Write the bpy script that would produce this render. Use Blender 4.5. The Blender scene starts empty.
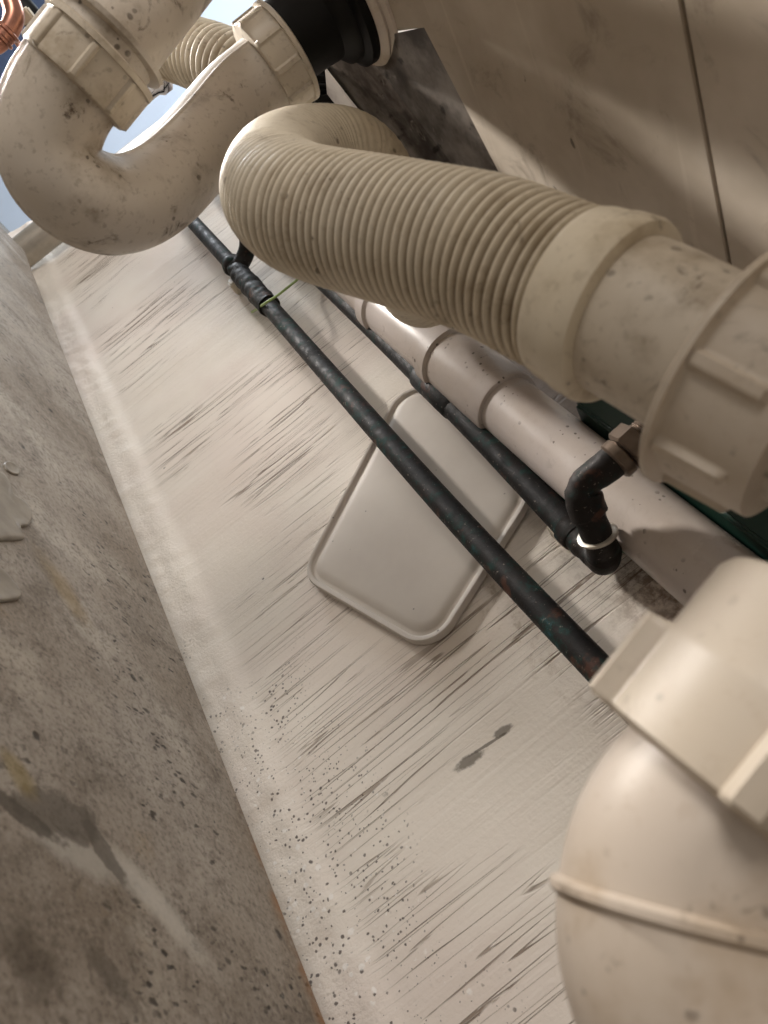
import bpy, bmesh, math, random
from mathutils import Vector, Matrix, noise
random.seed(4)
S = bpy.context.scene
C = S.collection
V = Vector
PI = math.pi

# ------------------------------------------------------------------ camera frame
F = 769.0
Xc = V((.452, .562, -.694)).normalized()
Zc = V((.781, -.624, .0)); Zc = (Zc - Xc * Zc.dot(Xc)).normalized()
Yc = Zc.cross(Xc)
CAM = V((0, -.354, .40))

def at(px, py, d):
    """point seen at that place of the photograph, d metres deep"""
    v = V(((px - 384) * d / F, (py - 512) * d / F, d))
    return CAM + V((v.dot(Xc), v.dot(Yc), v.dot(Zc)))

def on_y(px, py, y):
    q = at(px, py, 1) - CAM
    return CAM + q * ((y - CAM.y) / q.y)

def on_z(px, py, z):
    q = at(px, py, 1) - CAM
    return CAM + q * ((z - CAM.z) / q.z)

cam_d = bpy.data.cameras.new('camera'); cam = bpy.data.objects.new('camera', cam_d); C.objects.link(cam)
cam_d.sensor_fit = 'VERTICAL'; cam_d.sensor_height = 36; cam_d.lens = 36 * F / 1024
r = V((Xc.x, Yc.x, Zc.x)); d_ = V((Xc.y, Yc.y, Zc.y)); f_ = V((Xc.z, Yc.z, Zc.z))
M = Matrix((r, -d_, -f_)).transposed().to_4x4(); M.translation = CAM
cam.matrix_world = M
cam_d.clip_start = .01
cam_d.dof.use_dof = True; cam_d.dof.focus_distance = .47; cam_d.dof.aperture_fstop = 19
S.camera = cam

# ------------------------------------------------------------------ shader helper
class Sh:
    def __init__(s, name):
        s.m = bpy.data.materials.new(name); s.m.use_nodes = True
        s.t = s.m.node_tree; s.n = s.t.nodes
        s.b = s.n['Principled BSDF']
        s.co = s.n.new('ShaderNodeTexCoord').outputs['Object']
    def lk(s, a, b): s.t.links.new(a, b)
    def _in(s, sock, v):
        if hasattr(v, 'is_output'): s.lk(v, sock)
        else: sock.default_value = v
    def mapping(s, scale=(1,1,1), rot=(0,0,0), loc=(0,0,0), co=None):
        n = s.n.new('ShaderNodeMapping'); s.lk(co or s.co, n.inputs[0])
        n.inputs['Scale'].default_value = scale; n.inputs['Rotation'].default_value = rot; n.inputs['Location'].default_value = loc
        return n.outputs[0]
    def noise(s, scale, detail=4, rough=.55, co=None, dist=0):
        n = s.n.new('ShaderNodeTexNoise'); s.lk(co or s.co, n.inputs['Vector'])
        n.inputs['Scale'].default_value = scale; n.inputs['Detail'].default_value = detail
        n.inputs['Roughness'].default_value = rough; n.inputs['Distortion'].default_value = dist
        return n.outputs['Fac']
    def voro(s, scale, co=None, rnd=1, feature='F1'):
        n = s.n.new('ShaderNodeTexVoronoi'); n.feature = feature; s.lk(co or s.co, n.inputs['Vector'])
        n.inputs['Scale'].default_value = scale; n.inputs['Randomness'].default_value = rnd
        return n.outputs['Distance'], n.outputs['Color']
    def warp(s, scale, amt, co=None):
        co = co or s.co
        n = s.n.new('ShaderNodeTexNoise'); s.lk(co, n.inputs['Vector']); n.inputs['Scale'].default_value = scale; n.inputs['Detail'].default_value = 3
        a = s.n.new('ShaderNodeVectorMath'); a.operation = 'MULTIPLY_ADD'
        s.lk(n.outputs['Color'], a.inputs[0]); a.inputs[1].default_value = (amt,) * 3; s.lk(co, a.inputs[2])
        return a.outputs[0]
    def flecks(s, scale, size, keep, clump, co, ch=0):
        """ragged flecks of many sizes: keep = share kept, clump = a mask"""
        n = s.n.new('ShaderNodeTexVoronoi'); s.lk(co, n.inputs['Vector']); n.inputs['Scale'].default_value = scale
        sp = s.n.new('ShaderNodeSeparateColor'); s.lk(n.outputs['Color'], sp.inputs[0])
        rad = s.math('MULTIPLY', s.math('POWER', sp.outputs[(ch + 1) % 3], 2.2), size)
        rad = s.math('ADD', rad, size * .22)
        f = s.step(s.math('DIVIDE', n.outputs['Distance'], rad), 1.0, .6)
        return s.mul(f, s.step(sp.outputs[ch], 1 - keep - .02, 1 - keep + .02), clump)
    def math(s, op, a, b=0.0, c=0.0):
        n = s.n.new('ShaderNodeMath'); n.operation = op
        s._in(n.inputs[0], a); s._in(n.inputs[1], b); s._in(n.inputs[2], c)
        return n.outputs[0]
    def step(s, v, lo, hi, a=0.0, b=1.0):
        n = s.n.new('ShaderNodeMapRange'); n.interpolation_type = 'SMOOTHSTEP'
        s._in(n.inputs['Value'], v)
        if lo > hi: lo, hi, a, b = hi, lo, b, a
        n.inputs['From Min'].default_value = lo; n.inputs['From Max'].default_value = hi
        n.inputs['To Min'].default_value = a; n.inputs['To Max'].default_value = b
        return n.outputs[0]
    def mix(s, f, a, b, mode='MIX'):
        n = s.n.new('ShaderNodeMix'); n.data_type = 'RGBA'; n.blend_type = mode
        s._in(n.inputs[0], f)
        for sk, v in ((n.inputs[6], a), (n.inputs[7], b)):
            if hasattr(v, 'is_output'): s.lk(v, sk)
            else: sk.default_value = (*v, 1)
        return n.outputs[2]
    def mul(s, *a):
        o = a[0]
        for x in a[1:]: o = s.math('MULTIPLY', o, x)
        return o
    def sepxyz(s, co=None):
        n = s.n.new('ShaderNodeSeparateXYZ'); s.lk(co or s.co, n.inputs[0]); return n.outputs
    def blob(s, c, ang, ra, rb, plane='xy', wob=.5, wscale=60, soft=.35):
        """mask of a stain: an ellipse with a ragged outline on the plane"""
        o = s.sepxyz(); u = o[0]; w = o[1] if plane == 'xy' else o[2]
        u = s.math('SUBTRACT', u, c[0]); w = s.math('SUBTRACT', w, c[1])
        ca, sa = math.cos(ang), math.sin(ang)
        p = s.math('ADD', s.mul(u, ca / ra), s.mul(w, sa / ra)); q = s.math('ADD', s.mul(u, -sa / rb), s.mul(w, ca / rb))
        dd = s.math('SQRT', s.math('ADD', s.mul(p, p), s.mul(q, q)))
        nz = s.math('SUBTRACT', s.noise(wscale, 4, .6), .5)
        dd = s.math('ADD', dd, s.mul(nz, wob * 2))
        return s.step(dd, 1 + soft, 1 - soft)
    def bump(s, h, strength=.3, dist=.001, prev=None):
        n = s.n.new('ShaderNodeBump'); n.inputs['Strength'].default_value = strength; n.inputs['Distance'].default_value = dist
        s.lk(h, n.inputs['Height'])
        if prev is not None: s.lk(prev, n.inputs['Normal'])
        return n.outputs[0]
    def out(s, col, rough=.5, metal=0.0, nrm=None, spec=.5, **kw):
        b = s.b
        if hasattr(col, 'is_output'): s.lk(col, b.inputs['Base Color'])
        else: b.inputs['Base Color'].default_value = (*col, 1)
        s._in(b.inputs['Roughness'], rough); s._in(b.inputs['Metallic'], metal)
        b.inputs['Specular IOR Level'].default_value = spec
        if nrm is not None: s.lk(nrm, b.inputs['Normal'])
        for k, v in kw.items(): s._in(b.inputs[k], v)
        return s.m

def lin(r_, g, b):
    f = lambda c: (c / 255 / 12.92) if c <= 10 else ((c / 255 + .055) / 1.055) ** 2.4
    return (f(r_), f(g), f(b))

def plastic(name, base, grime=(.16, .11, .06), amount=.5, spots=.6, rough=.38, scale=1.0, groove=False):
    s = Sh(name)
    n1 = s.noise(22 * scale, 5, .6); n2 = s.noise(95 * scale, 5, .65)
    g = s.step(s.math('ADD', s.mul(n1, .65), s.mul(n2, .35)), .50, .70)
    col = s.mix(s.mul(g, amount), base, grime)
    n3 = s.noise(9 * scale, 3)
    col = s.mix(s.step(n3, .42, .68, 0, .28), col, (base[0] * .92, base[1] * .80, base[2] * .58))
    ms = s.noise(24 * scale, 4, .6); wc = s.warp(220, .0016)
    sp = s.math('MAXIMUM', s.flecks(260 * scale, .34, .40, s.step(ms, .48, .60), wc), s.flecks(110 * scale, .17, .35, s.step(ms, .42, .56), wc, 1))
    col = s.mix(s.mul(sp, spots), col, (.055, .038, .026))
    n4 = s.noise(60 * scale, 6, .72, dist=1.2)
    col = s.mix(s.mul(s.step(n4, .58, .70), s.step(ms, .44, .58), amount * 1.2), col, (.085, .058, .036))
    n5 = s.noise(300 * scale, 3, .6)
    col = s.mix(s.mul(s.step(n5, .55, .70), amount * .35), col, grime)
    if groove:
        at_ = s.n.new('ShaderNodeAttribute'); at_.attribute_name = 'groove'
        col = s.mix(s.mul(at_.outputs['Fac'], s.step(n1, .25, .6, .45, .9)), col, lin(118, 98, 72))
    return s.out(col, s.step(n1, .3, .7, rough - .06, rough + .2), 0, s.bump(n2, .12, .0006), .45)

# ------------------------------------------------------------------ materials
def mat_wall():
    s = Sh('painted_plaster')
    base = lin(236, 228, 216)
    big = s.noise(7, 4); col = s.mix(s.step(big, .4, .65, 0, .5), base, lin(222, 206, 196))
    # brushed vertical strokes: contour lines of a stretched noise
    wob = s.mapping((95, 8, 2.4), (0, math.radians(4), 0))
    st = s.noise(1.0, 2.0, .5, wob, 0)
    line = s.step(s.math('ABSOLUTE', s.math('SUBTRACT', st, .5)), .010, .003)
    wob2 = s.mapping((150, 8, 3.6), (0, math.radians(-2), 0), (3, 0, 7))
    st2 = s.noise(1.0, 1.2, .5, wob2, 0)
    line2 = s.step(s.math('ABSOLUTE', s.math('SUBTRACT', st2, .47)), .011, .003)
    pm = s.noise(9, 3, .5, s.mapping((1, 1, .7), loc=(.35, 0, .1)))
    brk = s.noise(1.0, 3, .6, s.mapping((150, 20, 40)))
    z = s.sepxyz()[2]
    above = s.step(z, .262, .30)
    lm = s.mul(s.math('MAXIMUM', line, s.mul(line2, .8)), s.step(pm, .42, .56), s.step(brk, .34, .46, .15, 1), above)
    col = s.mix(s.mul(lm, .78), col, lin(112, 90, 68))
    # broad shallow brush furrows
    fur = s.noise(1.0, 4, .6, s.mapping((230, 20, 6)))
    # dark specks scattered low on the wall, towards the right
    x = s.sepxyz()[0]
    low = s.mul(s.step(z, .37, .28), s.step(x, -.45, -.20))
    clus = s.noise(30, 4, .65)
    lows = s.step(s.math('ADD', s.mul(low, .62), clus), .80, 1.10)
    wc = s.warp(300, .0022)
    spk = s.math('MAXIMUM', s.flecks(430, .42, .65, lows, wc), s.flecks(210, .24, .35, lows, wc, 1))
    spk2 = s.flecks(70, .13, .30, s.step(clus, .50, .60), wc, 2)
    col = s.mix(s.math('MAXIMUM', s.mul(spk, .85), s.mul(spk2, .8)), col, (.06, .045, .038))
    wfl = s.flecks(260, .45, .35, lows, s.warp(300, .0022, s.mapping(loc=(.4, 0, .7))))
    col = s.mix(s.mul(wfl, .7), col, lin(250, 246, 240))
    # bare grey chips in the paint
    c1 = on_y(470, 760, 0); c2 = on_y(503, 731, 0); c3 = on_y(487, 745, 0)
    for c_, a, b in ((c1, .008, .0026), (c2, .006, .0019), (c3, .011, .0008)):
        k = s.blob((c_.x, c_.z), PI / 2 - .12, a, b, 'xz', .75, 170, .25)
        col = s.mix(s.mul(k, .75), col, lin(96, 88, 78))
    # brown dirt gathered under the white waste pipe
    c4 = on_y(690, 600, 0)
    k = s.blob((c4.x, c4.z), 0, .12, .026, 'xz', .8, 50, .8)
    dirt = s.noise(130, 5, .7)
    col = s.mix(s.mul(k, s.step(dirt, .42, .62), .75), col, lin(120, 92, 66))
    c5 = on_y(700, 455, 0)  # band above the pipe: brown dirt plus the shade behind the hose, painted in
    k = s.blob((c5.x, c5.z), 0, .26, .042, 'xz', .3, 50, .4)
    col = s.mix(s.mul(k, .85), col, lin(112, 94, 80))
    # dirt along the copper pipe
    c6 = on_y(470, 575, 0)
    k = s.blob((c6.x, c6.z), 0, .11, .008, 'xz', .9, 60, .6)
    col = s.mix(s.mul(k, s.step(dirt, .5, .66), .4), col, lin(150, 122, 90))
    grain = s.noise(420, 4, .7); lump = s.noise(38, 5, .6)
    rough_low = s.step(z, .275, .25)
    n = s.bump(s.math('ADD', s.mul(grain, s.math('ADD', .5, s.mul(rough_low, 2.0))), s.mul(lump, .8)), .32, .0016)
    n = s.bump(fur, .30, .0013, n)
    n = s.bump(s.math('SUBTRACT', 1.0, lm), .8, .0012, n)
    return s.out(col, .62, 0, n, .3)

def mat_shelf():
    s = Sh('stained_steel_shelf')
    s.co = s.mapping(loc=(-.25, -.05, 0))
    base = lin(172, 163, 152)
    n1 = s.noise(6, 5, .6); n2 = s.noise(28, 6, .65, dist=.6)
    col = s.mix(s.step(n1, .38, .64), base, lin(140, 128, 114))
    col = s.mix(s.step(n2, .46, .70, 0, .6), col, lin(112, 101, 88))
    n3 = s.noise(14, 4, .6, s.mapping(loc=(2, 5, 1)))
    col = s.mix(s.step(n3, .54, .72, 0, .5), col, lin(205, 197, 184))
    n5 = s.noise(11, 5, .7, s.mapping(loc=(7, 1, 1)))
    col = s.mix(s.step(n5, .62, .74, 0, .35), col, lin(150, 126, 84))
    # blistered dark flecks, drawn out one way
    cl = s.noise(15, 5, .65)
    far = s.sepxyz()[0]
    wc = s.warp(160, .005)
    mp = s.mapping((1.15, .62, 1), (0, 0, -.9), co=wc)
    fl = s.flecks(330, .50, .50, s.step(cl, .46, .60), mp)
    fl2 = s.flecks(130, .34, .34, s.step(cl, .42, .58), mp, 1)
    fl2b = s.flecks(60, .17, .30, s.step(cl, .40, .50), s.warp(160, .004), 2)
    nf = s.noise(170, 5, .7, s.mapping((1.2, .5, 1), (0, 0, -.9)))
    fl3 = s.mul(s.step(nf, .60, .66), s.step(cl, .50, .60))
    fl = s.math('MAXIMUM', s.math('MAXIMUM', fl, fl2), s.math('MAXIMUM', fl2b, s.mul(fl3, .85)))
    col = s.mix(s.mul(fl, .88), col, lin(34, 29, 26))
    Z = .263
    def patch(px, py, ang_px, a, b, colr, amt, wob, ws, soft, tex=None):
        nonlocal col
        c_ = on_z(px, py, Z); e = on_z(px + 10 * math.cos(ang_px), py + 10 * math.sin(ang_px), Z)
        ang = math.atan2(e.y - c_.y, e.x - c_.x)
        k = s.blob((c_.x, c_.y), ang, a, b, 'xy', wob, ws, soft)
        if tex: k = s.mul(k, tex)
        col = s.mix(s.mul(k, amt), col, colr)
    film = s.noise(120, 6, .7)
    grit = s.noise(480, 4, .7)
    col = s.mix(s.step(grit, .50, .66, 0, .45), col, lin(78, 70, 62))
    col = s.mix(s.step(grit, .46, .34, 0, .22), col, lin(200, 194, 184))
    col = s.mix(s.step(film, .48, .66, 0, .35), col, lin(92, 82, 72))
    patch(158, 905, .85, .026, .0055, lin(204, 198, 188), .75, .5, 60, .6)  # pale elongated streak
    patch(85, 858, .5, .020, .0055, lin(186, 180, 170), .7, .6, 80, .5)
    patch(62, 816, .35, .019, .0085, lin(90, 83, 74), .68, .75, 110, .14)
    patch(104, 850, 1.0, .012, .0040, lin(90, 83, 74), .68, .7, 140, .15)
    patch(20, 812, .6, .016, .0035, lin(84, 77, 68), .8, .8, 140, .2)
    patch(18, 772, 1.0, .008, .004, lin(150, 132, 84), .6, .8, 90, .6)
    patch(30, 960, .9, .010, .007, lin(74, 63, 50), .6, .9, 110, .5)
    patch(108, 975, .9, .012, .004, lin(74, 66, 56), .5, .9, 130, .5)
    patch(65, 590, 1.0, .018, .007, lin(158, 136, 96), .5, .8, 90, .7)
    # rusty strip along the rim at the near end
    o = s.sepxyz()
    rim = s.mul(s.step(o[1], -.060, -.052), s.step(o[0], -.22, -.14), s.step(s.noise(60, 4), .38, .6))
    col = s.mix(s.mul(rim, .7), col, lin(150, 105, 60))
    n = s.bump(n2, .2, .0009); n = s.bump(s.math('SUBTRACT', 1.0, fl), .35, .0005, n)
    return s.out(col, s.step(n2, .3, .7, .42, .68), .25, n, .4)

def mat_sink():
    s = Sh('smeared_stainless_steel')
    n1 = s.noise(7, 5, .6); n2 = s.noise(30, 6, .7, dist=.8)
    col = s.mix(s.step(n1, .38, .66), lin(206, 195, 180), lin(172, 159, 141))
    col = s.mix(s.step(n2, .52, .72, 0, .55), col, lin(110, 96, 80))
    n3 = s.noise(52, 5, .7, s.mapping((1, .55, 1), (0, 0, .5)))
    cl = s.noise(11, 3)
    col = s.mix(s.mul(s.step(n3, .63, .68), s.step(cl, .48, .60), .8), col, lin(58, 48, 40))
    fk = s.flecks(75, .22, .35, s.step(cl, .42, .55), s.warp(120, .008, s.mapping((1, .6, 1), (0, 0, .4))))
    col = s.mix(s.mul(fk, .8), col, lin(62, 51, 42))
    ns = s.noise(20, 3, .6, s.mapping((6, .3, 1), (0, 0, .6)))
    col = s.mix(s.step(ns, .62, .70, 0, .18), col, lin(225, 215, 200))
    return s.out(col, s.step(n2, .3, .7, .45, .6), .08, s.bump(n2, .08, .0008), .5)

def mat_bracket():
    s = Sh('scraped_dark_steel')
    n1 = s.noise(20, 5, .65, s.mapping((1, 1, 3)))
    n2 = s.noise(60, 6, .7, s.mapping((.6, .6, 2.2)), 1.2)
    col = s.mix(s.step(n1, .36, .64), lin(158, 150, 142), lin(92, 84, 78))
    col = s.mix(s.mul(s.step(n2, .60, .68), .6), col, lin(190, 180, 168))
    col = s.mix(s.step(s.noise(90, 5), .6, .7, 0, .7), col, lin(40, 35, 32))
    return s.out(col, .42, .3, s.bump(n2, .25, .0006), .5)

def mat_copper(name='tarnished_copper', verd=.5, base=lin(15, 13, 13)):
    s = Sh(name)
    n1 = s.noise(120, 6, .7); n2 = s.noise(38, 4, .6); n3 = s.noise(420, 3, .6)
    col = s.mix(s.step(n2, .40, .62, 0, .6), base, lin(32, 25, 22))
    col = s.mix(s.mul(s.step(n1, .48, .62), s.step(n2, .42, .56), verd), col, lin(24, 62, 58))
    col = s.mix(s.mul(s.step(n1, .60, .70), s.step(s.noise(14, 2), .50, .64), verd), col, lin(56, 90, 104))
    col = s.mix(s.mul(s.step(n3, .64, .72), .55), col, lin(150, 140, 128))
    col = s.mix(s.mul(s.step(s.noise(70, 4), .62, .7), .5), col, lin(96, 60, 44))
    return s.out(col, s.step(n1, .35, .65, .50, .75), .05, s.bump(n1, .5, .0010), .28)

def simple(name, col, rough=.5, metal=0.0, var=.25, scale=60, **kw):
    s = Sh(name); n = s.noise(scale, 5, .6)
    c = s.mix(s.step(n, .4, .65, 0, var), col, tuple(x * .45 for x in col))
    return s.out(c, rough, metal, s.bump(n, .08, .0006), **kw)

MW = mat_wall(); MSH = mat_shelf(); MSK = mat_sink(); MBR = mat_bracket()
MCU = mat_copper(verd=.75); MCF = mat_copper('tarnished_fitting', .25, lin(26, 21, 19))
M_TRAP = plastic('grimy_grey_white_plastic', lin(196, 188, 178), (.13, .09, .055), amount=.85, spots=.75)
M_NUT = plastic('grimy_cream_plastic', lin(200, 191, 177), amount=.7, spots=.5)
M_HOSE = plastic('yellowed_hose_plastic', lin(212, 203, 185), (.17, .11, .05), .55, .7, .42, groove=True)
M_PVC = plastic('white_pvc', lin(192, 183, 178), (.2, .13, .08), .22, .8, .3)
M_NEAR = plastic('ivory_trap_plastic', lin(200, 189, 178), (.3, .2, .11), .5, .5, .36)
M_CLEAN = plastic('ivory_nut_plastic', lin(198, 187, 172), (.3, .2, .11), .3, .25, .36)
M_BLACK = simple('black_plastic', (.004, .004, .004), .5, spec=.2)
M_RUB = simple('black_rubber', (.005, .005, .005), .6, spec=.2)
M_BRASS = simple('dull_nut_brass', lin(112, 97, 84), .36, .6, .55, 140)
M_COP = simple('bright_copper', lin(176, 124, 104), .3, .9, .35, 80)
M_STEEL = simple('brushed_leg_steel', lin(176, 168, 156), .38, .6, .35, 40)
M_SEAM = simple('grime_in_seam', lin(72, 60, 50), .7)
M_CHROME = simple('chrome', lin(200, 200, 205), .12, 1.0, .1)
M_GREEN = simple('dark_green_plastic', (.004, .030, .020), .38)
M_WIREG = simple('green_wire_sheath', lin(14, 92, 62), .4)
M_WIREY = simple('pale_green_wire_sheath', lin(150, 172, 104), .45, 0, .15)
M_CLIP = simple('cream_clip_plastic', lin(206, 196, 176), .45, 0, .3)
M_SIL = simple('grey_dried_silicone', lin(150, 142, 130), .32, 0, .35, 110)
M_BLUEW = simple('pale_blue_paint', lin(214, 222, 233), .6, 0, .05, 6)
M_CAB = simple('blue_grey_enamel', lin(72, 88, 118), .35, .2, .3, 12)
M_CYAN = simple('turquoise_trim', lin(60, 185, 205), .3, 0, .1)
M_FLOOR = simple('grey_floor_screed', lin(150, 144, 136), .7, 0, .4, 9)
def mat_lid():
    s = Sh('milky_lid_plastic')
    n = s.noise(18, 4); n2 = s.noise(80, 4)
    col = s.mix(s.step(n, .4, .65, 0, .4), lin(218, 210, 200), lin(200, 190, 180))
    dv, _ = s.voro(90)
    col = s.mix(s.mul(s.step(dv, .08, .05), s.step(n2, .5, .6), .8), col, (.06, .05, .04))
    return s.out(col, .5, 0, s.bump(n2, .04, .0005), .5, **{'Transmission Weight': .15, 'IOR': 1.3})
M_LID = mat_lid()

# ------------------------------------------------------------------ object helpers
def root(name, label, cat, loc, group=None):
    o = bpy.data.objects.new(name, None); C.objects.link(o); o.location = loc; o.empty_display_size = .02
    o['label'] = label; o['category'] = cat
    if group: o['group'] = group
    return o

def obj(name, bm, mat, parent=None, smooth=True, label=None, angle=40):
    """link a bmesh given in world coordinates as one mesh object"""
    off = V((0, 0, 0)); p = parent
    while p is not None: off = off + p.location; p = p.parent
    for v in bm.verts: v.co = v.co - off
    bmesh.ops.recalc_face_normals(bm, faces=bm.faces[:])
    me = bpy.data.meshes.new(name); bm.to_mesh(me); bm.free()
    if smooth:
        me.polygons.foreach_set('use_smooth', [True] * len(me.polygons))
        me.set_sharp_from_angle(angle=math.radians(angle))
    me.materials.append(mat)
    o = bpy.data.objects.new(name, me); C.objects.link(o)
    if parent is not None: o.parent = parent
    if label: o['label'] = label
    return o

def tag(o, label, cat, group=None):
    o['label'] = label; o['category'] = cat
    if group: o['group'] = group
    return o

def origin_to(o, p):
    p = V(p)
    for v in o.data.vertices: v.co = v.co - p
    o.location = p
    return o

def struct(o): o['kind'] = 'structure'; return o

def spline(pts, step=.0015):
    P = [V(p) for p in pts]
    P = [P[0] * 2 - P[1]] + P + [P[-1] * 2 - P[-2]]
    raw = []
    for i in range(1, len(P) - 2):
        p0, p1, p2, p3 = P[i-1:i+3]
        n = max(6, int((p2 - p1).length / step * 2))
        for k in range(n):
            t = k / n
            raw.append(.5 * ((2*p1) + (p2-p0)*t + (2*p0-5*p1+4*p2-p3)*t*t + (3*p1-p0-3*p2+p3)*t**3))
    raw.append(P[-2])
    out = [raw[0]]; acc = 0
    for a, b in zip(raw, raw[1:]):
        acc += (b - a).length
        if acc >= step: out.append(b); acc = 0
    if (out[-1] - raw[-1]).length > 1e-5: out.append(raw[-1])
    return out

def sweep(bm, path, rad, segs=48, caps=True, up=None, dirt=None):
    """tube along path; rad = number or rad(s, theta)"""
    n = len(path)
    T = [(path[min(i+1, n-1)] - path[max(i-1, 0)]).normalized() for i in range(n)]
    u = up or V((0, 0, 1))
    if abs(u.dot(T[0])) > .95: u = V((0, 1, 0))
    N = (u - T[0] * u.dot(T[0])).normalized()
    s = 0; rings = []
    for i in range(n):
        if i: s += (path[i] - path[i-1]).length; N = (N - T[i] * N.dot(T[i])).normalized()
        B = T[i].cross(N); ring = []
        for k in range(segs):
            if dirt and k == 0: lay = bm.verts.layers.float.get('groove') or bm.verts.layers.float.new('groove')
            th = 2 * PI * k / segs
            rr = rad(s, th) if callable(rad) else rad
            ring.append(bm.verts.new(path[i] + (N * math.cos(th) + B * math.sin(th)) * rr))
            if dirt: ring[-1][lay] = dirt(s)
        rings.append(ring)
    for a, b in zip(rings, rings[1:]):
        for k in range(segs):
            bm.faces.new((a[k], a[(k+1) % segs], b[(k+1) % segs], b[k]))
    if caps:
        bm.faces.new(rings[0][::-1]); bm.faces.new(rings[-1])
    return bm

def lathe(bm, p0, axis, prof, segs=64, ribs=0, rib_h=.0018, rib_w=.07, rib_t=None, phase=0.0, up=None):
    """profile [(t, r)] about an axis; optional raised grip ribs"""
    axis = V(axis).normalized(); p0 = V(p0)
    u = up or V((0, 0, 1))
    if abs(u.dot(axis)) > .95: u = V((0, 1, 0))
    N = (u - axis * u.dot(axis)).normalized(); B = axis.cross(N)
    if ribs: segs = ribs * 36
    rings = []
    for t, r_ in prof:
        ring = []
        for k in range(segs):
            th = 2 * PI * k / segs; rr = r_
            if ribs and rib_t[0] <= t <= rib_t[1]:
                d = ((th - phase) / (2 * PI) * ribs) % 1.0; d = min(d, 1 - d) * 2 * PI / ribs
                e = min(1, max(0, (rib_w - d) / (rib_w * .45)))
                rr += rib_h * e * e * (3 - 2 * e)
            ring.append(bm.verts.new(p0 + axis * t + (N * math.cos(th) + B * math.sin(th)) * rr))
        rings.append(ring)
    for a, b in zip(rings, rings[1:]):
        for k in range(segs):
            bm.faces.new((a[k], a[(k+1) % segs], b[(k+1) % segs], b[k]))
    bm.faces.new(rings[0][::-1]); bm.faces.new(rings[-1])
    return bm

def box(bm, c, sx, sy, sz, R=None, bev=0.0):
    b2 = bmesh.new(); bmesh.ops.create_cube(b2, size=1)
    for v in b2.verts: v.co = V((v.co.x * sx, v.co.y * sy, v.co.z * sz))
    if bev: bmesh.ops.bevel(b2, geom=b2.edges[:], offset=bev, segments=3, affect='EDGES')
    for v in b2.verts: v.co = (R @ v.co if R else v.co) + V(c)
    me = bpy.data.meshes.new('tmp'); b2.to_mesh(me); b2.free(); bm.from_mesh(me); bpy.data.meshes.remove(me)
    return bm

def prism(bm, pts, dv, bev=0.0, seg=2):
    """polygon extruded by dv"""
    b2 = bmesh.new(); vs = [b2.verts.new(p) for p in pts]; f = b2.faces.new(vs)
    ex = bmesh.ops.extrude_face_region(b2, geom=[f])
    for v in ex['geom']:
        if isinstance(v, bmesh.types.BMVert): v.co += V(dv)
    if bev: bmesh.ops.bevel(b2, geom=b2.edges[:], offset=bev, segments=seg, affect='EDGES')
    me = bpy.data.meshes.new('tmp'); b2.to_mesh(me); b2.free(); bm.from_mesh(me); bpy.data.meshes.remove(me)
    return bm

NB = bmesh.new

# ------------------------------------------------------------------ the setting
def wall_y(x, z):
    n = noise.noise(V((x * 9, z * 9, 1.3))) * .0016 + noise.noise(V((x * 40, z * 16, 4))) * .0005
    y = n
    rid = .264 + noise.noise(V((x * 11, 2, 0))) * .003
    if z < rid + .012:                                   # rough rounded skirting of plaster along the foot
        t = (rid + .012 - z)
        lip = min(1, t / .016)
        y -= .0026 * lip * lip * (3 - 2 * lip) * (1 + .5 * noise.noise(V((x * 30, 5, 1))))
        if z < rid - .012: y -= min(.05, (rid - .012 - z) ** 1.2 * .35)
        y += (noise.noise(V((x * 120, z * 60, 9))) * .0010 + noise.noise(V((x * 260, z * 200, 3))) * .0006) * lip
    return y
bm = NB()
x0, x1 = -1.24, .55
NX = 420
zs = [0, .05, .1, .14] + [.16 + i * .0025 for i in range(60)] + [.312 + i * .009 for i in range(78)]
grid = [[bm.verts.new((x0 + (x1 - x0) * i / NX, wall_y(x0 + (x1 - x0) * i / NX, z), z)) for i in range(NX + 1)] for z in zs]
for a, b in zip(grid, grid[1:]):
    for i in range(NX): bm.faces.new((a[i], a[i+1], b[i+1], b[i]))
# turn the end of the wall back into the recess and close it behind
end0 = [bm.verts.new((x0, .12, z)) for z in zs]
for i in range(len(zs) - 1): bm.faces.new((end0[i], grid[i][0], grid[i+1][0], end0[i+1]))
end1 = [bm.verts.new((x1, .12, z)) for z in zs]
for i in range(len(zs) - 1):
    bm.faces.new((end1[i], grid[i][NX], grid[i+1][NX], end1[i+1])); bm.faces.new((end0[i], end1[i], end1[i+1], end0[i+1]))
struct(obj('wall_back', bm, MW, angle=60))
bm = NB(); box(bm, (-.9, -.6, -.02), 5.2, 4.2, .04); struct(obj('floor', bm, M_FLOOR, smooth=False))
bm = NB(); box(bm, (-2.2, .84, 1.0), 2.6, .04, 2.0); struct(obj('wall_recess', bm, M_BLUEW, smooth=False))
bm = NB(); box(bm, (-3.0, -.2, 1.0), .04, 2.1, 2.0); struct(obj('wall_left', bm, M_BLUEW, smooth=False))

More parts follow.
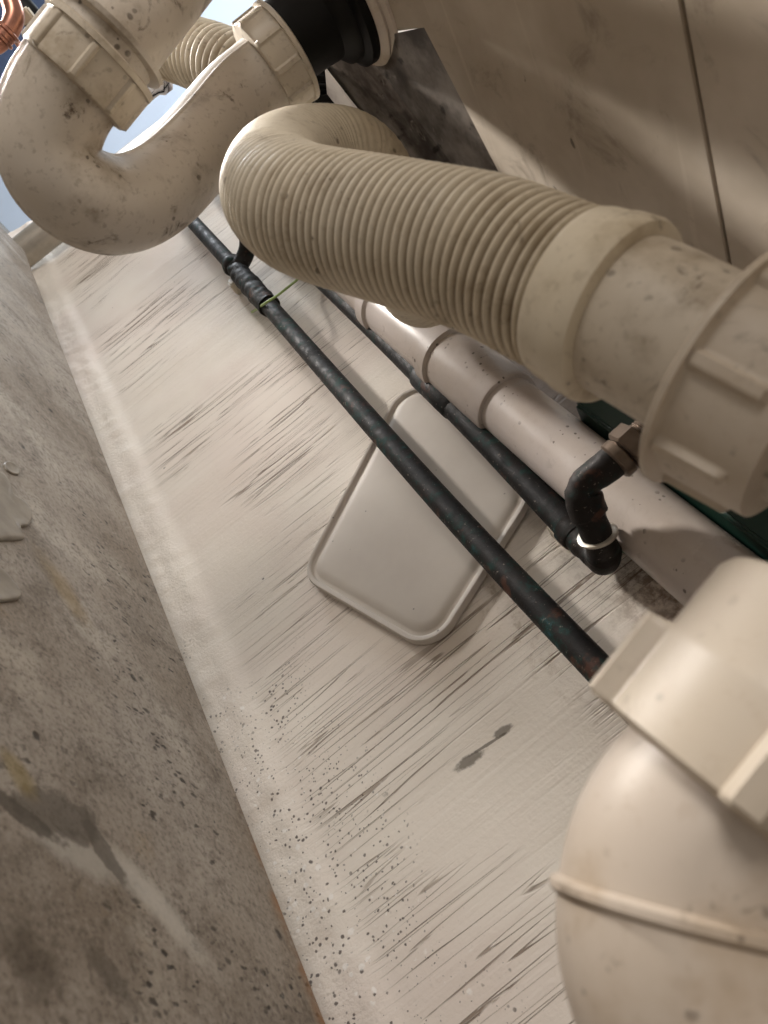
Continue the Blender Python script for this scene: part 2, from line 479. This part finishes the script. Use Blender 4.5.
# ------------------------------------------------------------------ steel shelf under the sink
SZ = .263
sh = root('steel_shelf', 'wide stained grey steel shelf with dark flecks in front of the white wall', 'shelf', (-.25, -.05, 0))
bm = NB()
xe = on_z(6, 232, SZ).x
box(bm, ((xe + .45) / 2, -.05 - .425, SZ - .004), .45 - xe, .85, .008, bev=.0012)
obj('shelf_top', bm, MSH, sh)
bm = NB(); box(bm, ((xe + .45) / 2, -.056, SZ - .023), .44 - xe, .004, .030, bev=.001); obj('rear_lip', bm, MSH, sh)
for sx in (xe + .06, .40):
    bm = NB(); sweep(bm, [V((sx, -.84, 0)), V((sx, -.84, SZ - .008))], .016, 24); obj('leg', bm, M_STEEL, sh)
    bm = NB(); sweep(bm, [V((sx, -.11, 0)), V((sx, -.11, SZ - .008))], .016, 24); obj('leg', bm, M_STEEL, sh)

def smear(name, pts, h, label):
    bm = NB(); cl = [on_z(x, y, SZ) for x, y in pts]; n = len(cl); ring = []
    for i in range(n * 8):                               # closed smooth outline
        k, t = divmod(i, 8); t /= 8
        p0, p1, p2, p3 = (cl[(k + j) % n] for j in (-1, 0, 1, 2))
        ring.append(.5 * ((2*p1) + (p2-p0)*t + (2*p0-5*p1+4*p2-p3)*t*t + (3*p1-p0-3*p2+p3)*t**3))
    c = sum(ring, V()) / len(ring); last = None
    for sc, hh in ((1, 0), (1.0, h * .55), (.965, h * .9), (.9, h), (.75, h * .8), (.5, h * .62), (.2, h * .6)):
        vs = []
        for p in ring:
            q = c + (p - c) * sc; q.z = SZ + hh * (1 + .35 * noise.noise(q * 90)) + .0001; vs.append(bm.verts.new(q))
        if last:
            for i in range(len(vs)): bm.faces.new((last[i], last[(i+1) % len(vs)], vs[(i+1) % len(vs)], vs[i]))
        else: bm.faces.new(vs[::-1])
        last = vs
    bm.faces.new(last)
    o = obj(name, bm, M_SIL, angle=75); origin_to(o, (c.x, c.y, SZ)); return tag(o, label, 'silicone', 'dried silicone smears')
smear('silicone_smear', [(-30, 468), (-6, 470), (6, 480), (12, 495), (24, 503), (30, 515), (27, 526), (19, 528), (20, 536), (22, 540), (5, 541), (-30, 540), (-40, 505)], .0016,
      'largest grey blob of dried silicone, forked at its tip, on the steel shelf')
smear('silicone_smear', [(-30, 560), (-8, 565), (6, 575), (17, 590), (18, 599), (6, 602), (-20, 602), (-36, 585)], .0014,
      'rounded grey blob of dried silicone on the shelf, below the forked one')
smear('silicone_smear', [(3, 464), (10, 463), (17, 469), (18, 475), (11, 474), (5, 470)], .0012,
      'tiny grey fleck of dried silicone on the shelf, above the forked blob')

# ------------------------------------------------------------------ sink leg behind the far end of the shelf
lp = on_y(43, 236, -.026)
lg = root('sink_leg', 'round grey steel sink leg standing between shelf end and white wall', 'post', (lp.x, lp.y, 0))
bm = NB(); sweep(bm, [V((lp.x, lp.y, .012)), V((lp.x, lp.y, .62))], .0195, 40); obj('tube', bm, M_STEEL, lg)
bm = NB(); lathe(bm, (lp.x, lp.y, 0), (0, 0, 1), [(0, .021), (.003, .0215), (.02, .0215), (.022, .0205)], 40); obj('foot', bm, M_RUB, lg)
# ------------------------------------------------------------------ copper pipes on the wall
PY = -.0215
def hz(px, py, y=PY): return on_y(px, py, y).z
# lower pipe
z1 = .40 + .030
xa, xb = -.925, on_y(640, 722, PY).x
p1 = root('copper_pipe', 'lower of two dark tarnished copper pipes, running across the white lid', 'pipe', (-.45, PY, z1), 'copper pipes on the wall')
bm = NB(); sweep(bm, spline([(xa, PY, z1 + .006), (-.62, PY, z1 + .0045), (-.3, PY, z1 + .0005), (xb, PY, z1 + .0025)], .004), .0075, 28); obj('tube', bm, MCU, p1)
# soldered tee
a = on_y(240, 264, PY); b = on_y(268, 298, PY)
def on1(x):  # height of the lower pipe there
    pts = spline([(xa, PY, z1 + .006), (-.62, PY, z1 + .0045), (-.3, PY, z1 + .0005), (xb, PY, z1 + .0025)], .004)
    return min(pts, key=lambda p: abs(p.x - x)).z
def lump(s, th): return .0096 + .0011 * noise.noise(V((s * 140, math.cos(th) * 1.5, math.sin(th) * 1.5))) - (.0014 if .012 < s < .028 else 0)
bm = NB(); sweep(bm, spline([(a.x - .012, PY, on1(a.x)), (b.x, PY, on1(b.x)), (b.x + .012, PY, on1(b.x))], .0012), lump, 32); obj('tee_joint', bm, MCU, p1)
q0 = V((a.x + .004, PY, on1(a.x)))
bm = NB(); sweep(bm, spline([q0, q0 + V((-.004, -.002, .012)), q0 + V((-.003, -.010, .022)), q0 + V((.001, -.028, .032)), q0 + V((.006, -.046, .046)), q0 + V((.008, -.052, .080))], .002), .0078, 28); obj('branch_elbow', bm, MCF, p1)
# upper pipe with its elbow and compression nut
z2 = .40 + .073
e0 = on_y(586, 545, PY)
p2 = root('copper_pipe', 'upper of two dark tarnished copper pipes, ending in a forward elbow with hex nut', 'pipe', (e0.x, PY, z2), 'copper pipes on the wall')
bm = NB(); sweep(bm, spline([(-.925, PY, z2 + .0118), (-.55, PY, z2 + .008), (-.35, PY, z2 + .003), (e0.x, PY, e0.z)], .004), .0077, 28); obj('tube', bm, MCU, p2)
j = at(438, 385, .50); jp = V((on_y(435, 388, PY).x, PY, hz(435, 388)))
bm = NB(); lathe(bm, jp - V((.02, 0, 0)), (1, 0, -.015), [(0, .0078), (.002, .0092), (.045, .0092), (.048, .0078)], 28); obj('coupling', bm, MCU, p2)
el = [e0 + V((-.016, 0, .0006)), e0 + V((-.003, 0, 0)), on_y(603, 557, -.027), on_y(598, 536, -.045), on_y(586, 508, -.058), on_y(583, 488, -.066), on_y(597, 473, -.070), on_y(617, 460, -.072)]
el = spline(el, .0012)
def elr(s, th): return .0075 + .0010 * noise.noise(V((s * 160, math.cos(th), math.sin(th)))) + (.0012 if (s < .010 or .030 < s < .040 or .062 < s < .074) else 0)
bm = NB(); sweep(bm, el, elr, 32); elb = obj('elbow', bm, MCF, p2)
k = min(range(len(el)), key=lambda i: (el[i] - on_y(597, 537, -.045)).length)
bm = NB(); lathe(bm, el[k], el[k+3] - el[k], [(0, .0088), (.0004, .0097), (.0016, .0097), (.002, .0088)], 32); obj('solder_ring', bm, M_STEEL, elb, label='pale solder ring')
ax = (on_y(646, 434, -.074) - on_y(617, 460, -.072)).normalized()
n0 = on_y(617, 460, -.072)
bm = NB(); lathe(bm, n0 - ax * .002, ax, [(0, .0082), (.001, .0094), (.005, .0094), (.006, .0085)], 32); obj('olive_ring', bm, M_BRASS, elb)
bm = NB(); lathe(bm, n0 + ax * .0044, ax, [(0, .0095), (.0010, .0112), (.0085, .0112), (.0095, .0095)], 6); obj('hex_nut', bm, M_BRASS, p2, smooth=False, label='brownish brass hex nut')
bm = NB(); lathe(bm, n0 + ax * .0135, ax, [(0, .0070)] + [(.0005 + i * .0007, .0073 + .0006 * (i % 2)) for i in range(10)] + [(.008, .0072), (.05, .0072)], 32); obj('threaded_tail', bm, M_BRASS, p2)

# small clips on the wall
c1 = on_y(239, 284, -.007)
o = obj('pipe_clip', box(NB(), (c1.x, -.0075, on1(c1.x) - .0105), .012, .014, .007, bev=.0015), M_CLIP); origin_to(o, (c1.x, -.001, on1(c1.x) - .0105)); tag(o, 'small cream pipe clip under the soldered tee of the lower copper pipe', 'clip', 'pipe clips')
c2 = on_y(560, 535, -.005)
o = obj('pipe_clip', box(NB(), (c2.x, -.005, c2.z), .014, .010, .006, bev=.0012), M_CLIP); origin_to(o, (c2.x, 0, c2.z)); tag(o, 'small cream pipe clip beside the elbow end of the upper copper pipe', 'clip', 'pipe clips')

# green earth wires
g = [on_y(x, y, -.018) for x, y in ((520, 448), (536, 468), (556, 492), (580, 517), (602, 535), (622, 549), (640, 560))]
o = obj('earth_wire', sweep(NB(), spline(g, .002), .0013, 12), M_WIREG); origin_to(o, g[0]); tag(o, 'dark green earth wire running along the upper copper pipe below the white waste pipe', 'wire')
w = [on_y(252, 312, -.003), on_y(257, 309, -.012), on_y(264, 304, -.0315), on_y(278, 295, -.0315), on_y(292, 284, -.018), on_y(312, 268, -.010), on_y(340, 250, -.006)]
o = obj('earth_wire', sweep(NB(), spline(w, .0015), .0011, 12), M_WIREY); origin_to(o, w[0]); tag(o, 'pale yellow-green wire crossing over the lower copper pipe', 'wire')

# ------------------------------------------------------------------ milky lid behind the pipes
LC = [on_y(x, y, -.006) for x, y in ((300, 577), (432, 655), (535, 492), (412, 366))]
def rounded(cs, rr, inset=0.0, y=0.0, n=10):
    c = sum(cs, V()) / 4; out = []
    for i in range(4):
        p0, p, p2_ = cs[i-1], cs[i], cs[(i+1) % 4]
        u = (p0 - p).normalized(); w_ = (p2_ - p).normalized()
        bis = (u + w_).normalized(); half = math.acos(max(-1, min(1, u.dot(w_)))) / 2
        pp = p + bis * (inset / math.sin(half)); r2 = max(.002, rr - inset)
        ctr = pp + bis * (r2 / math.sin(half)); t0 = pp + u * (r2 / math.tan(half)) - ctr; t1 = pp + w_ * (r2 / math.tan(half)) - ctr
        for k in range(n + 1):
            v = t0.lerp(t1, k / n).normalized() * r2 + ctr; out.append(V((v.x, y, v.z)))
    return out
bm = NB(); last = None
for ins, y in ((0, -.0022), (0, -.0066), (.0006, -.0074), (.0026, -.0074), (.0032, -.0070), (.0038, -.0058), (.0056, -.0056), (.0066, -.0060), (.0085, -.0070), (.012, -.0073), (.022, -.0074)):
    vs = [bm.verts.new(p) for p in rounded(LC, .020, ins, y)]
    if last:
        for i in range(len(vs)): bm.faces.new((last[i], last[(i+1) % len(vs)], vs[(i+1) % len(vs)], vs[i]))
    else: bm.faces.new(vs[::-1])
    last = vs
bm.faces.new(last)
o = obj('container_lid', bm, M_LID, angle=50); lo = min(LC, key=lambda p: p.z); origin_to(o, (lo.x, -.002, lo.z))
tag(o, 'milky white rectangular plastic container lid tucked behind the two copper pipes', 'lid')

# ------------------------------------------------------------------ white waste pipe along the wall
WY = -.0300
w0 = on_y(470, 363, WY); w1 = on_y(740, 610, WY)
zc = (on_y(612, 492, WY).z)
wp = root('waste_pipe', 'straight white plastic waste pipe with socket and tee along the wall', 'pipe', (w0.x, WY, zc))
def wx(px, py): return on_y(px, py, WY).x
xs_ = wx(512, 404)
bm = NB(); sweep(bm, [V((xs_ - .02, WY, zc)), V((.45, WY, zc))], .0185, 48); obj('tube', bm, M_PVC, wp)
xt = wx(452, 358)
bm = NB(); lathe(bm, (xt, WY, zc), (1, 0, 0), [(0, .0195), (.001, .0212), (xs_ - xt - .003, .0212), (xs_ - xt - .0008, .0206), (xs_ - xt, .0190)], 56); obj('socket', bm, M_PVC, wp)
bm = NB(); lathe(bm, (xt - .10, WY, zc), (1, 0, 0), [(0, .0215), (.001, .0225), (.012, .0225), (.014, .0205), (.09, .0205), (.092, .0232), (.103, .0232), (.105, .0215)], 56); obj('tee_body', bm, M_PVC, wp)
xl = xt - .10
bm = NB(); sweep(bm, [V((xl + .005, WY, zc)), V((-.915, WY, zc + .005))], .0185, 40); obj('tube', bm, M_PVC, wp)
xbr = xt - .048
bm = NB(); lathe(bm, (xbr, WY - .004, zc + .004), (0, -.45, 1), [(0, .0195), (.030, .0195), (.031, .0235), (.050, .0235), (.052, .022)], 48); obj('tee_branch', bm, M_PVC, wp)
br_top = V((xbr, WY - .004, zc + .004)) + V((0, -.45, 1)).normalized() * .052

# dark green box lying on the waste pipe
gb = on_y(566, 408, -.047)
gx = gb.x
o = obj('plastic_box', box(NB(), (gx + .17, -.027, zc + .0187 + .019), .34, .040, .038, bev=.002), M_GREEN); origin_to(o, (gx + .17, -.027, zc + .0187))
tag(o, 'long dark green plastic box on top of the white waste pipe, behind the big nut', 'box')

# ------------------------------------------------------------------ ribbed hose
hz_ = root('ribbed_hose', 'cream ribbed flexible waste hose bent back on itself, with large ribbed nut', 'hose', at(608, 312, .198))
pts = [at(*p) for p in ((590, 301, .2005), (552, 285, .208), (490, 258, .221), (430, 242, .235), (370, 228, .250), (322, 217, .264), (295, 207, .276), (277, 190, .299), (284, 168, .333), (312, 156, .359), (348, 158, .375), (372, 180, .388), (395, 232, .41))]
pts += [at(425, 290, .455), br_top + V((0, -.004, .012)), br_top]
hp = spline(pts, .00042)
# arc length at which the ribs fade out
L = 0; fade = 0
tgt = at(277, 190, .299); bd = 9
for i in range(1, len(hp)):
    L += (hp[i] - hp[i-1]).length
    if (hp[i] - tgt).length < bd: bd = (hp[i] - tgt).length; fade = L
PITCH = .0034
def hk(s): return 1.0 if s < fade - .016 else max(.12, 1 - (s - fade + .016) / .022 * .88)
def hr(s, th):
    w_ = .5 + .5 * math.cos(2 * PI * s / PITCH)
    return .0224 - .0022 * (1 - w_) ** 1.3 * hk(s) - .0006 * (1 - hk(s))
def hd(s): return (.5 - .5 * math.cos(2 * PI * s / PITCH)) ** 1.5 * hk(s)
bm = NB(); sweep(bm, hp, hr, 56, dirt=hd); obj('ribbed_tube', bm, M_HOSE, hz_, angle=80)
A = at(560, 288, .2065); B = at(612, 311, .1965); D = at(712, 362, .1815); E = at(830, 425, .166)
ax1 = (B - A).normalized()
bm = NB(); lathe(bm, A + ax1 * .0048, ax1, [(0, .0215), (.001, .0228), (.003, .0233), (.0085, .0236), (.0095, .0241), (.0150, .0243), (.0165, .0237), (.0172, .0218), (.0172, .019)], 72); obj('cuff', bm, M_HOSE, hz_)
ax2 = (D - B).normalized()
b0 = A + ax1 * .012
bm = NB(); sweep(bm, spline([b0, B + ax1 * .01, D, E], .003), .0204, 64); obj('tail_pipe', bm, M_NUT, hz_)
n0 = at(722, 367, .1815); ax3 = (E - D).normalized()
nutp = [(0, .0212), (.0006, .0300), (.0012, .0308), (.0026, .0308), (.0032, .0290), (.0034, .0278)] + [(.0036 + i * .0012, .0276 - i * .00008) for i in range(17)] + [(.0245, .0262), (.0255, .0215)]
bm = NB(); lathe(bm, n0, ax3, nutp, 64, 8, .0020, .085, (.0034, .0200), phase=.55); obj('nut', bm, M_CLEAN, hz_, angle=50)

# ------------------------------------------------------------------ grey-white trap under the drain
tr = root('sink_trap', 'grey-white U-shaped sink trap with two ribbed nuts hanging from the drain', 'trap', at(115, 205, .325))
U = [at(*p) for p in ((92, 56, .292), (63, 96, .296), (50, 128, .299), (49, 152, .302), (62, 180, .307), (90, 200, .315), (124, 205, .328), (160, 187, .345), (200, 146, .366), (234, 104, .382), (262, 80, .386), (276, 68, .387))]
def ur(s_, th):
    e = min(abs(math.sin(th)) / .07, 1) if abs(math.cos(th)) > .5 else 1
    return .0195 + .0007 * (1 - e * e)
bm = NB(); sweep(bm, spline(U, .0015), ur, 180); obj('u_bend', bm, M_TRAP, tr)
def nut(p0, ax, rr, ln, ribs, phase, mat, par, base_r):
    prof = [(0, base_r), (.0005, rr * .985), (.0015, rr)] + [(.002 + (ln - .0055) * i / 12, rr) for i in range(13)] + [(ln - .003, rr * 1.01), (ln - .0028, rr * 1.075), (ln - .0006, rr * 1.075), (ln, rr * 1.03), (ln, base_r)]
    return obj('nut', lathe(NB(), p0, ax, prof, 64, ribs, .0014, .075, (.0015, ln - .0031), phase), mat, par, angle=50)
la = V((0, 0, 1))
nut(at(73, 87, .294), (at(105, 44, .292) - at(76, 80, .293)).normalized(), .0216, .0185, 8, .45, M_NUT, tr, .0190)
ra = V((0, 0, 1))
nut(at(262, 72, .386), ra, .0235, .0175, 10, .2, M_NUT, tr, .0190)
# elbow going up and away from the left nut
eb = [at(*p) for p in ((86, 66, .293), (106, 40, .293), (130, 10, .298), (156, -18, .315), (190, -50, .36), (235, -90, .42))]
bm = NB(); sweep(bm, spline(eb, .0015), .0198, 64); obj('elbow', bm, M_TRAP, tr)
ea = (eb[1] - eb[0]).normalized()
bm = NB(); lathe(bm, at(106, 40, .293), ea, [(0, .0202), (.0008, .0236), (.0026, .0240), (.0034, .0202)], 64); obj('flange', bm, M_TRAP, tr)

# ------------------------------------------------------------------ sink underside, drain and bracket
SK = .40 + .153
dr0 = at(278, 50, .389)
sk = root('steel_sink', 'smeared beige-grey steel sink underside with a dark seam', 'sink', (-.1, -.30, SK))
# two bottom sheets meeting at the seam
s0 = on_z(681, 0, SK); s1 = on_z(727, 250, SK); sd = (s1 - s0).normalized()
sa = s0 - sd * ((s0.y + .46) / sd.y); sb = s0 + sd * ((-.065 - s0.y) / sd.y)
br0 = on_z(362, 36, SK); br1 = on_z(520, 240, SK); bd_ = (br1 - br0).normalized()
br2 = br0 + bd_ * ((-.065 - br0.y) / bd_.y)
if br2.x > sb.x - .02: br2.x = sb.x - .02
gap = .0008
t0 = on_z(424, 28, SK); t1 = on_z(492, 160, SK); td = (t1 - t0).normalized()
t2 = t0 + td * ((-.065 - t0.y) / td.y)
if t2.x > sb.x - .02: t2.x = sb.x - .02
left = [V((sa.x - gap, sa.y, SK)), V((sb.x - gap, sb.y, SK)), V((t2.x, t2.y, SK)), V((t0.x, t0.y, SK)), V((br0.x, br0.y, SK)), V((-.47, br0.y - .06, SK)), V((-.47, -.46, SK))]
obj('bottom_sheet', prism(NB(), left, (0, 0, .0025), .0004), MSK, sk, smooth=False)
right = [V((.6, sa.y, SK)), V((.6, -.065, SK)), V((sb.x + gap, sb.y, SK)), V((sa.x + gap, sa.y, SK))]
obj('bottom_sheet', prism(NB(), right, (0, 0, .0025), .0004), MSK, sk, smooth=False)
sc_ = (sa + sb) / 2
obj('seam_strip', box(NB(), (sc_.x, sc_.y, SK + .0032), .012, (sb - sa).length, .0012, Matrix.Rotation(math.atan2(-sd.x, sd.y), 3, 'Z')), M_SEAM, sk, smooth=False)
# bowl walls above the bottom sheets
for nm, c, a_, b_ in (('front_wall', (.065, -.459, SK + .10), 1.07, .003), ('rear_wall', (.20, -.066, SK + .10), .80, .003)):
    obj(nm, box(NB(), c, a_, b_, .19), MSK, sk, smooth=False)
# hanging flange of the bowl
e_end = br0 + bd_ * .28
if e_end.y > -.05: e_end = br0 + bd_ * ((-.05 - br0.y) / bd_.y)
nrm = V((bd_.y, -bd_.x, 0)).normalized()
bm = NB()                                               # sloping face from the sheet down to a narrow hanging lip
prof = []
for i in range(13):
    q = i / 12
    lo_ = br0.lerp(e_end, q) - V((0, 0, .026)); hi_ = t0.lerp(t2, q) + V((0, 0, .001))
    mid = br0.lerp(e_end, q) - V((0, 0, .004))
    prof.append([lo_, lo_.lerp(mid, .5), mid, mid.lerp(hi_, .5) - V((0, 0, .001)), hi_])
vv = [[bm.verts.new(p) for p in row] for row in prof]
for r0, r1 in zip(vv, vv[1:]):
    for i in range(4): bm.faces.new((r0[i], r1[i], r1[i+1], r0[i+1]))
sol = bmesh.ops.solidify(bm, geom=bm.faces[:], thickness=.002)
fl = None
obj('hanging_flange', bm, MBR, sk, angle=30, label='scraped dark steel flange')
lipq = [br0 - V((0, 0, .026)), e_end - V((0, 0, .026)), e_end - V((0, 0, .026)) - nrm * .03, br0 - V((0, 0, .026)) - nrm * .03]
obj('flange_return', prism(NB(), lipq, (0, 0, .002)), MBR, sk, smooth=False)

dt = root('sink_drain', 'black plastic sink drain body between the trap nut and the sink', 'drain', dr0)
da = V((0, 0, 1)); hgt = SK - dr0.z
bm = NB(); lathe(bm, dr0 - da * .004, da, [(0, .0195), (.004, .0200), (.022, .0205), (.030, .0215), (.034, .0265), (.038, .0275), (hgt - .010, .0285), (hgt - .008, .0320), (hgt - .004, .0325), (hgt, .032)], 64); obj('body', bm, M_BLACK, dt)
bm = NB(); lathe(bm, (dr0.x, dr0.y, SK - .0075), da, [(0, .0325), (.001, .0350), (.003, .0362), (.0045, .0355), (.006, .0385), (.0074, .0390)], 64); obj('flange', bm, M_NEAR, dt, label='cream flange ring')

# black ribbed overflow hose behind the trap
bp = [at(*p) for p in ((318, -10, .47), (324, 30, .47), (328, 65, .47), (326, 100, .475), (330, 140, .48), (345, 185, .50))]
bp = spline(bp, .0008)
o = obj('overflow_hose', sweep(NB(), bp, lambda s, th: .0215 + .0014 * math.cos(2 * PI * s / .0048), 36), M_RUB, angle=80); origin_to(o, bp[-1])
tag(o, 'black ribbed overflow hose behind the trap and the bent cream hose', 'hose')

# ------------------------------------------------------------------ near trap, lower right
nt = root('sink_trap', 'large blurred ivory trap elbow with ribbed nut nearest the camera', 'trap', at(690, 960, .135))
NP = [at(*p) for p in ((800, 734, .135), (744, 801, .135), (706, 850, .134), (690, 905, .132), (694, 960, .129), (722, 1020, .126), (775, 1075, .124), (840, 1100, .124), (900, 1080, .126), (960, 1025, .130), (1030, 940, .134), (1090, 865, .136))]
bm = NB(); sweep(bm, spline(NP, .0015), .0222, 72); obj('u_bend', bm, M_NEAR, nt)
npth = spline(NP, .0008)
k = min(range(len(npth)), key=lambda i: (npth[i] - at(690, 915, .132)).length)
ta = (npth[k+2] - npth[k-2]).normalized()
bm = NB(); lathe(bm, npth[k] - ta * .0016, ta, [(0, .0220), (.0004, .0230), (.0010, .0236), (.0022, .0236), (.0028, .0230), (.0032, .0220)], 72); obj('moulded_ring', bm, M_NEAR, nt)
na = (at(804, 730, .135) - at(742, 808, .135)).normalized()
nn0 = at(735, 811, .135)
prof = [(0, .0215), (.0006, .0268), (.0014, .0280)] + [(.0018 + .0014 * i, .0280) for i in range(13)] + [(.0195, .0274), (.034, .0272), (.036, .0262), (.036, .0210)]
bm = NB(); lathe(bm, nn0, na, prof, 64, 5, .0042, .13, (.0005, .0190), 2.12); obj('nut', bm, M_CLEAN, nt, angle=50)
bm = NB(); sweep(bm, spline([nn0 + na * .01, nn0 + na * .06, nn0 + na * .1395], .004), .0205, 56); obj('tail_pipe', bm, M_NEAR, nt)

# ------------------------------------------------------------------ far end, seen past the trap
cb = at(-42, 70, 1.9)
fc = root('metal_cabinet', 'blurred blue-grey metal cabinet with turquoise trim in the far corner', 'cabinet', (cb.x, cb.y, 0))
obj('body', box(NB(), (cb.x, cb.y, .27), .40, .36, .54, bev=.01), M_CAB, fc)
tq = cb.z
obj('trim_strip', box(NB(), (cb.x, cb.y - .182, .30), .38, .006, .012, bev=.002), M_CYAN, fc)
obj('trim_strip', box(NB(), (cb.x + .202, cb.y, .30), .006, .34, .012, bev=.002), M_CYAN, fc)

cu0 = at(-18, 52, .62)
cu = [V((cu0.x, cu0.y, SZ)), V((cu0.x, cu0.y, (SZ + cu0.z) / 2))] + [at(*p) for p in ((-18, 52, .62), (-2, 42, .62), (9, 30, .62), (14, 16, .62), (10, 0, .62), (2, -20, .62))]
ct = root('copper_elbow', 'bright copper pipe elbow at the top left corner beside the trap nut', 'pipe', cu[0])
obj('tube', sweep(NB(), spline(cu, .001), lambda s, th: .0078, 32), M_COP, ct)
for kx, ky in ((0, 40), (6, 34)):
    q = min(spline(cu, .001), key=lambda p: (p - at(kx, ky, .62)).length); a_ = (at(7, 32, .62) - at(-4, 44, .62)).normalized()
    obj('ring', lathe(NB(), q, a_, [(0, .0078), (.001, .0096), (.003, .0096), (.004, .0078)], 32), M_COP, ct)
tp = [at(*p) for p in ((8, 30, .70), (20, 46, .70), (34, 64, .70), (60, 100, .72))] + [on_y(96, 150, -.001)]
o = obj('copper_tube', sweep(NB(), spline(tp, .002), .0028, 16), M_COP); origin_to(o, tp[0]); tag(o, 'thin copper tube running down beside the trap nut at the top left', 'pipe')
bk = at(27, 8, .66)
bv = root('isolation_valve', 'small black and cream isolation valve behind the top of the left trap nut', 'valve', bk)
obj('body', lathe(NB(), at(18, 2, .66), at(36, 22, .66) - at(18, 2, .66), [(0, .008), (.002, .0095), (.022, .0095), (.024, .008)], 24), M_BLACK, bv)
obj('handle', box(NB(), at(22, 18, .65), .006, .010, .022, Matrix.Rotation(.6, 3, 'Y'), .0015), M_CLIP, bv)

# ribbed hose running along the wall far behind the U bend
fh = root('drain_hose', 'grey ribbed drain hose seen through the gap between trap elbow and trap bend', 'hose', at(190, 52, .56))
hp2 = spline([at(*p) for p in ((90, 18, .66), (135, 34, .61), (165, 44, .58), (195, 54, .555), (228, 66, .53), (262, 84, .515), (285, 120, .51))], .0007)
obj('ribbed_tube', sweep(NB(), hp2, lambda s, th: .0220 + .0019 * math.cos(2 * PI * s / .0064), 40, dirt=lambda s: .5 - .5 * math.cos(2 * PI * s / .0064)), M_HOSE, fh, angle=80)
cv_ = at(146, 90, .66)
tv = root('chrome_valve', 'small chrome valve glimpsed below the far ribbed hose, inside the trap bend', 'valve', cv_)
obj('body', lathe(NB(), cv_ - V((0, 0, .015)), (0, 0, 1), [(0, .007), (.002, .009), (.022, .009), (.026, .012), (.034, .012), (.036, .010)], 24), M_CHROME, tv)
obj('spout', sweep(NB(), spline([cv_, cv_ + V((.02, -.006, .002)), cv_ + V((.034, -.010, -.006))], .002), .005, 20), M_CHROME, tv)

# ------------------------------------------------------------------ light
def area(name, loc, target, size, power, col, sy=None, spread=None):
    l = bpy.data.lights.new(name, 'AREA'); l.energy = power; l.color = col; l.size = size
    if sy: l.shape = 'RECTANGLE'; l.size_y = sy
    if spread: l.spread = math.radians(spread)
    o = bpy.data.objects.new(name, l); C.objects.link(o); o.location = loc
    o.rotation_euler = (V(target) - V(loc)).to_track_quat('-Z', 'Y').to_euler()
    return o
area('room_lamp', (-.42, -1.70, 1.02), (-.45, 0, .35), .55, 13, (1, .94, .885))
area('sink_fill_light', (-1.35, -.52, .22), (-.2, -.25, .56), .08, 1.8, (1, .94, .88), spread=42)  # added soft fill for the sink underside, no lamp stands there
area('daylight', (-2.4, -.38, .62), (-.8, -.1, .36), .35, 16, (.90, .95, 1))
area('recess_daylight', (-2.0, .1, 1.7), (-2.0, .6, .2), .9, 26, (.85, .93, 1))
wd = bpy.data.worlds.new('world'); S.world = wd; wd.use_nodes = True
wd.node_tree.nodes['Background'].inputs[0].default_value = (1, .95, .90, 1)
wd.node_tree.nodes['Background'].inputs[1].default_value = .40
S.view_settings.view_transform = 'Standard'; S.view_settings.look = 'None'
S.view_settings.gamma = 1; S.view_settings.use_curve_mapping = False
S.view_settings.exposure = 0.0
